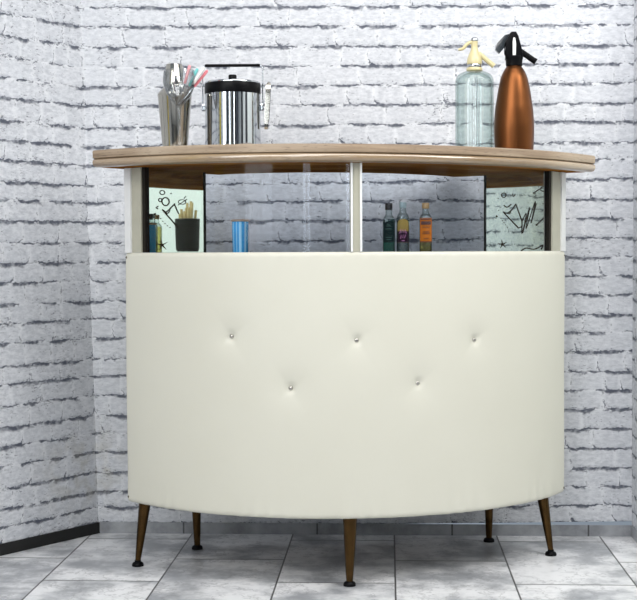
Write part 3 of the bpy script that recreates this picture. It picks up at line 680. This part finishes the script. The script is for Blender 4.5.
p = zx([(316, 112), (340, 127), (362, 143), (373, 150)]); bm = bmesh.new(); tube(bm, [(a, 0, b) for a, b in p], [.0085, .0078, .0078, .0084], 16); obj('spout', bm, M['blackgloss'], hd)

# ------------------------------------------------------------------ things on the shelf behind the glass
ZS = ZP-.002+.0003
def sq(k):   # squareness warp for bottles
    def f(r, z, t):
        if r < .0135: return r
        c, s = abs(math.cos(t)), abs(math.sin(t)); return r*(1-k) + k*r/((c**6+s**6)**(1/6.0))*.98
    return f
def label_patch(r, half, z0, z1, warp, n=16, arch=False):
    bm = bmesh.new(); lo, hi = [], []
    for i in range(n+1):
        t = -PI/2-half+2*half*i/n; k = abs(2*i/n-1)
        rr = warp(r, (z0+z1)/2, t)+.0006 if warp else r+.0006
        zt = z1 if not arch else z0+(z1-z0)*(.80+.20*math.sqrt(max(0, 1-k*k)))
        lo.append(bm.verts.new((rr*math.cos(t), rr*math.sin(t), z0))); hi.append(bm.verts.new((rr*math.cos(t), rr*math.sin(t), zt)))
    for i in range(n): bm.faces.new((lo[i], lo[i+1], hi[i+1], hi[i]))
    return bm
def bottle(name, loc, lab, prof, warp, glass, cap, capm, fill_prof, fillm):
    b = empty(name, loc, .03); b.scale = (.96, .96, .96); tag(b, lab, 'bottle', 'miniature bottles behind the glass')
    bm = bmesh.new(); lathe(bm, prof, 64, warp=warp); obj('bottle_glass', bm, glass, b, sharp=60)
    bm = bmesh.new(); lathe(bm, cap, 28); obj('bottle_cap', bm, capm, b)
    bm = bmesh.new(); lathe(bm, fill_prof, 48, warp=warp); obj('liquor', bm, fillm, b, sharp=60)
    return b
Y0 = -.52
w = sq(.75)
b1 = bottle('liquor_bottle', (-.0141, Y0, ZS), 'small dark green bottle with black cap, leftmost of the three miniatures', [(.0150, 0), (.0165, .002), (.0168, .082)]+smp([(.0165, .087), (.0130, .094), (.0092, .099), (.0086, .112)], 4), w, M['clear_bottle'], [(.0093, .1125), (.0098, .114), (.0098, .129), (.0088, .1305), (0, .1308)], M['cap_black'], [(.0140, .003), (.0152, .004), (.0156, .084), (.0140, .088)], M['green_glass'])
obj('bottle_label', label_patch(.0168, .80, .026, .081, w), M['lab_green'], b1)
bm = bmesh.new()
for k, (z, hw) in enumerate(((.074, .004), (.070, .006), (.062, .0085), (.040, .008), (.034, .006))): box(bm, (-.001, -.0180, z), (hw*2, .0006, .0012))
obj('label_lettering', bm, M['lab_green_ink'], b1, smooth=False)
b2 = bottle('liquor_bottle', (.0215, Y0, ZS), 'clear round miniature bottle with arched gold and plum label, in the middle', [(.0150, 0), (.0168, .002), (.0170, .083)]+smp([(.0168, .090), (.0140, .099), (.0098, .105), (.0085, .117)], 4), None, M['clear_bottle'], [(.0088, .1175), (.0096, .119), (.0100, .131), (.0090, .1325), (0, .1328)], M['cap_grey'], [(.0140, .003), (.0156, .004), (.0158, .086), (.0130, .094)], M['clear_bottle'])
obj('bottle_label', label_patch(.0170, .98, .0255, .088, None, arch=True), M['lab_gold'], b2)
obj('lower_label', label_patch(.0174, .95, .026, .056, None), M['lab_plum'], b2)
for pts in ([(-.009, .050), (-.007, .060), (-.004, .052), (-.001, .061), (.002, .052), (.006, .060), (.008, .050)], [(-.007, .036), (-.005, .046), (-.002, .038), (.001, .047), (.003, .037), (.007, .046)], [(-.004, .031), (.004, .031)]):
    bm = bmesh.new(); tube(bm, [(a, -math.sqrt(.0182**2-a*a), z) for a, z in pts], .0008, 6)
    obj('lettering_stroke', bm, M['lab_pink'], b2)
b3 = bottle('liquor_bottle', (.0791, Y0, ZS), 'miniature bottle of amber liquor with orange label and tan cap, rightmost of three', [(.0150, 0), (.0166, .002), (.0170, .084)]+smp([(.0168, .090), (.0130, .098), (.0092, .103), (.0086, .115)], 4), w, M['clear_bottle'], [(.0092, .1155), (.0097, .117), (.0097, .129), (.0088, .1305), (0, .1308)], M['cap_tan'], [(.0140, .003), (.0154, .004), (.0158, .085), (.0140, .090)], M['amber'])
obj('bottle_label', label_patch(.0170, .86, .026, .090, w), M['lab_orange'], b3)
bm = bmesh.new(); box(bm, (0, -.0184, .077), (.026, .0006, .009)); box(bm, (0, -.0184, .087), (.030, .0006, .0025)); box(bm, (0, -.0184, .0275), (.030, .0006, .0025))
for z, hw in ((.066, .010), (.054, .008), (.050, .011), (.036, .007)): box(bm, (0, -.0184, z), (hw*2, .0006, .0014))
obj('label_lettering', bm, M['lab_brown'], b3, smooth=False)
# blue tumbler
tb = empty('tumbler', (-.4035, -.432, ZS), 0); tb.scale = (.99,)*3; tag(tb, 'bright blue striped tumbler with tan rim behind the left pane', 'tumbler')
bm = bmesh.new(); lathe(bm, [(.0195, 0), (.0210, .002), (.0222, .083), (.0205, .083), (.0195, .004), (0, .004)], 48); bd = obj('tumbler_body', bm, M['blue'], tb)
for k, (t, h) in enumerate(((-PI/2+.10, .16), (-PI/2+.75, .13), (-PI/2-.85, .06), (-PI/2-.35, .05))):
    bm = bmesh.new(); n = 5
    lo = [bm.verts.new((.0211*math.cos(t-h+2*h*i/n), .0211*math.sin(t-h+2*h*i/n), .003)) for i in range(n+1)]
    hi = [bm.verts.new((.0225*math.cos(t-h+2*h*i/n), .0225*math.sin(t-h+2*h*i/n), .082)) for i in range(n+1)]
    for i in range(n): bm.faces.new((lo[i], lo[i+1], hi[i+1], hi[i]))
    obj('pale_stripe', bm, M['blue_lt'], bd)
bm = bmesh.new(); lathe(bm, [(.0224, .0832), (.0245, .0845), (.0245, .0875), (.0225, .089), (.0205, .089), (.0205, .0832)], 48); obj('rim', bm, M['tan'], tb)

# ------------------------------------------------------------------ camera and light
F = Vector((-0.05214398, 0.99801928, -0.03519273)); R = Vector((0.99863655, 0.05202469, -0.00429732)); U = Vector((0.00245792, 0.03536883, 0.9993713))
cd = bpy.data.cameras.new('camera'); cam = bpy.data.objects.new('camera', cd); COL.objects.link(cam)
cam.matrix_world = Matrix(((R.x, U.x, -F.x, -.0159), (R.y, U.y, -F.y, -3.9319), (R.z, U.z, -F.z, .8334), (0, 0, 0, 1)))
cd.sensor_width = 36; cd.lens = 1337.555*36/637; cd.clip_start = .05
sc.camera = cam
def area(name, loc, target, sx, sy, power, col=(1, 1, 1)):
    l = bpy.data.lights.new(name, 'AREA'); l.shape = 'RECTANGLE'; l.size = sx; l.size_y = sy; l.energy = power; l.color = col
    o = bpy.data.objects.new(name, l); COL.objects.link(o); o.location = loc
    o.rotation_euler = (Vector(target)-Vector(loc)).to_track_quat('-Z', 'Y').to_euler(); return o
area('ceiling_panel', (.30, -1.4, 2.42), (.15, -.25, .9), 1.5, .8, 21, (1, .98, .96))  # unseen area lamp standing in for the soft light from above
area('room_light', (-1.0, -3.0, 2.42), (-.2, -.6, .5), 1.8, 1.0, 40, (1, .99, .97))  # unseen lamp added front left to brighten the bar panel
area('side_light', (1.6, -1.6, 2.42), (1.7, -1.0, 0), .8, .8, 30, (1, .99, .97))  # unseen lamp added to brighten the white wall seen in the left mirror
w = bpy.data.worlds.new('world'); sc.world = w; w.use_nodes = True
bg = w.node_tree.nodes['Background']; bg.inputs[0].default_value = (.72, .85, 1.0, 1); bg.inputs[1].default_value = .33
sc.view_settings.view_transform = 'Standard'; sc.view_settings.look = 'None'; sc.view_settings.exposure = 0; sc.view_settings.gamma = 1
sc.cycles.transparent_max_bounces = 40
try: sc.cycles.use_denoising = True
except Exception: pass
